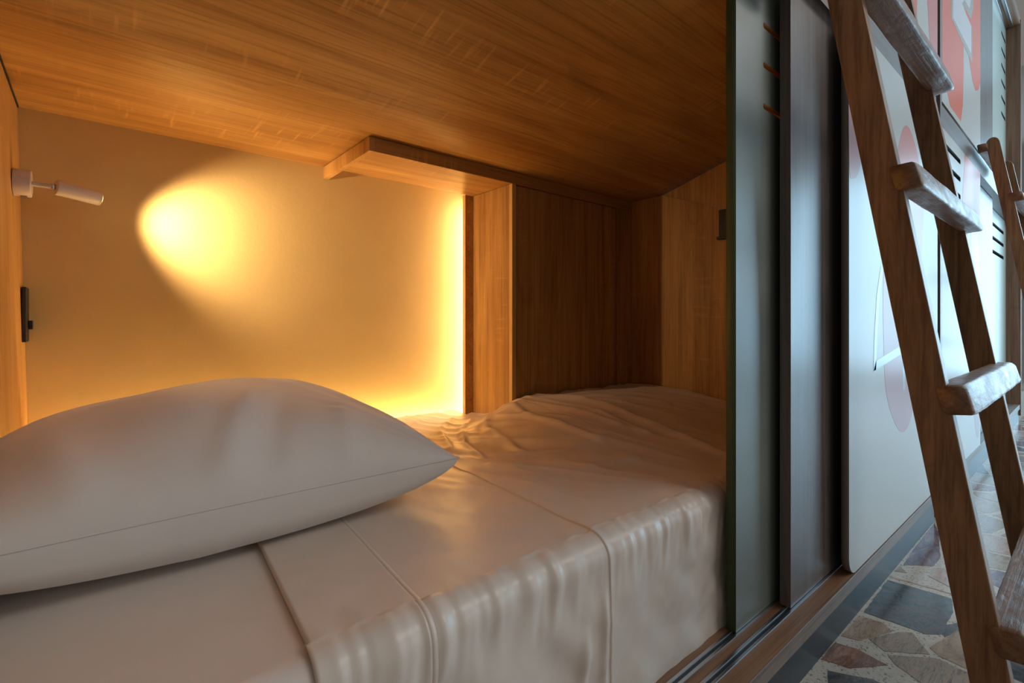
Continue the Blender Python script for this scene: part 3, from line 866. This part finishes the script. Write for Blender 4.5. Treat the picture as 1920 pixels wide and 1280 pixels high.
for i, (sx, sy) in enumerate(seeds):
    if 1.10 < sx < 2.47 and (sy > .17 + .035 * (sx - 1.1) and sx < 2.03 or sy > .31): continue
    poly = [(sx - .3, sy - .3), (sx + .3, sy - .3), (sx + .3, sy + .3), (sx - .3, sy + .3)]
    g = rnd.choice((.004, .006, .012, .018))
    for j, (tx, ty) in enumerate(seeds):
        if i == j or abs(tx - sx) > .6 or abs(ty - sy) > .6: continue
        dx, dy = tx - sx, ty - sy; L = math.hypot(dx, dy); nx, ny = dx / L, dy / L
        poly = clip(poly, nx, ny, nx * (sx + tx) / 2 + ny * (sy + ty) / 2 - g)
        if len(poly) < 3: break
    poly = clip(poly, 0, 1, FY1) if len(poly) >= 3 else poly
    if 2.03 <= sx < 2.6 and len(poly) >= 3: poly = clip(poly, 0, 1, .325)
    if len(poly) >= 3: add_stone(rough_edge(poly, .004) if sx < 3.2 else poly, 1 + keys.index(rnd.choice(weights)))
fl = mesh_obj('floor', bm, [grout_mat()] + [stones[k] for k in keys])
struct(fl, 'floor of broken marble slabs set in speckled terrazzo', 'floor')

# ------------------------------------------------------------------ end of the aisle: daylight windows
XE = 7.9
struct(mesh_obj('wall_end', bm_box(XE, XE + .1, -4, 1.8, 0, 3.6, 0), wallPaint), 'white wall at the far end of the aisle', 'wall')
def window(n, y0, y1, z0, z1):
    r = thing('window_%d' % n, 'tall daylight window at the far end of the aisle', 'window', (XE, (y0 + y1) / 2, z0)); r['kind'] = 'structure'
    f = bmesh.new()
    for a in (y0, (y0 + y1) / 2, y1): bm_box(XE - .05, XE - .002, a - .03, a + .03, z0, z1, .002, 1, f)
    for z in (z0, z1): bm_box(XE - .05, XE - .002, y0, y1, z - .03, z + .03, .002, 1, f)
    mesh_obj('window_frame', f, frameM, r)
    p = bmesh.new(); vs = [p.verts.new(v) for v in ((XE - .02, y0, z0), (XE - .02, y1, z0), (XE - .02, y1, z1), (XE - .02, y0, z1))]; p.faces.new(vs)
    mesh_obj('window_pane', p, dayM, r)
window(1, -3.5, .52, .10, 2.75)
# window in the opposite wall of the aisle
YO = -3.4
r = thing('window_2', 'daylight window in the opposite wall of the aisle', 'window', (3.9, YO, .4)); r['kind'] = 'structure'
p = bmesh.new(); vs = [p.verts.new(v) for v in ((2.2, YO, .5), (5.8, YO, .5), (5.8, YO, 2.6), (2.2, YO, 2.6))]; p.faces.new(vs)
mesh_obj('window_pane', p, shadeDay, r)
f = bmesh.new()
for a in (2.2, 4.0, 5.8): bm_box(a - .03, a + .03, YO - .02, YO + .02, .5, 2.6, .002, 1, f)
for z in (.5, 2.6): bm_box(2.2, 5.8, YO - .02, YO + .02, z - .03, z + .03, .002, 1, f)
mesh_obj('window_frame', f, frameM, r)

struct(mesh_obj('ceiling_aisle', bm_box(.2, 7.9, -4, .40, 3.4, 3.45, 0), wallPaint), 'white ceiling of the aisle', 'ceiling')
al = bpy.data.lights.new('added_aisle_fill', 'AREA'); ao = bpy.data.objects.new('added_aisle_fill', al); C.objects.link(ao)  # unseen area light, added to brighten the upper panels and the ladder tops
al.shape = 'RECTANGLE'; al.size = 3.0; al.size_y = 1.6; al.energy = 55; al.color = (1.0, .94, .87)
ao.location = (3.3, -2.3, 3.36)
# ------------------------------------------------------------------ world and view
w = bpy.data.worlds.new('World'); scene.world = w; w.use_nodes = True
bg = w.node_tree.nodes['Background']
bg.inputs[0].default_value = (1.0, .93, .86, 1); bg.inputs[1].default_value = .14
scene.cycles.max_bounces = 14; scene.cycles.diffuse_bounces = 8
vs_ = scene.view_settings
vs_.view_transform = 'Standard'; vs_.look = 'None'; vs_.gamma = 1; vs_.exposure = .43; vs_.use_curve_mapping = False
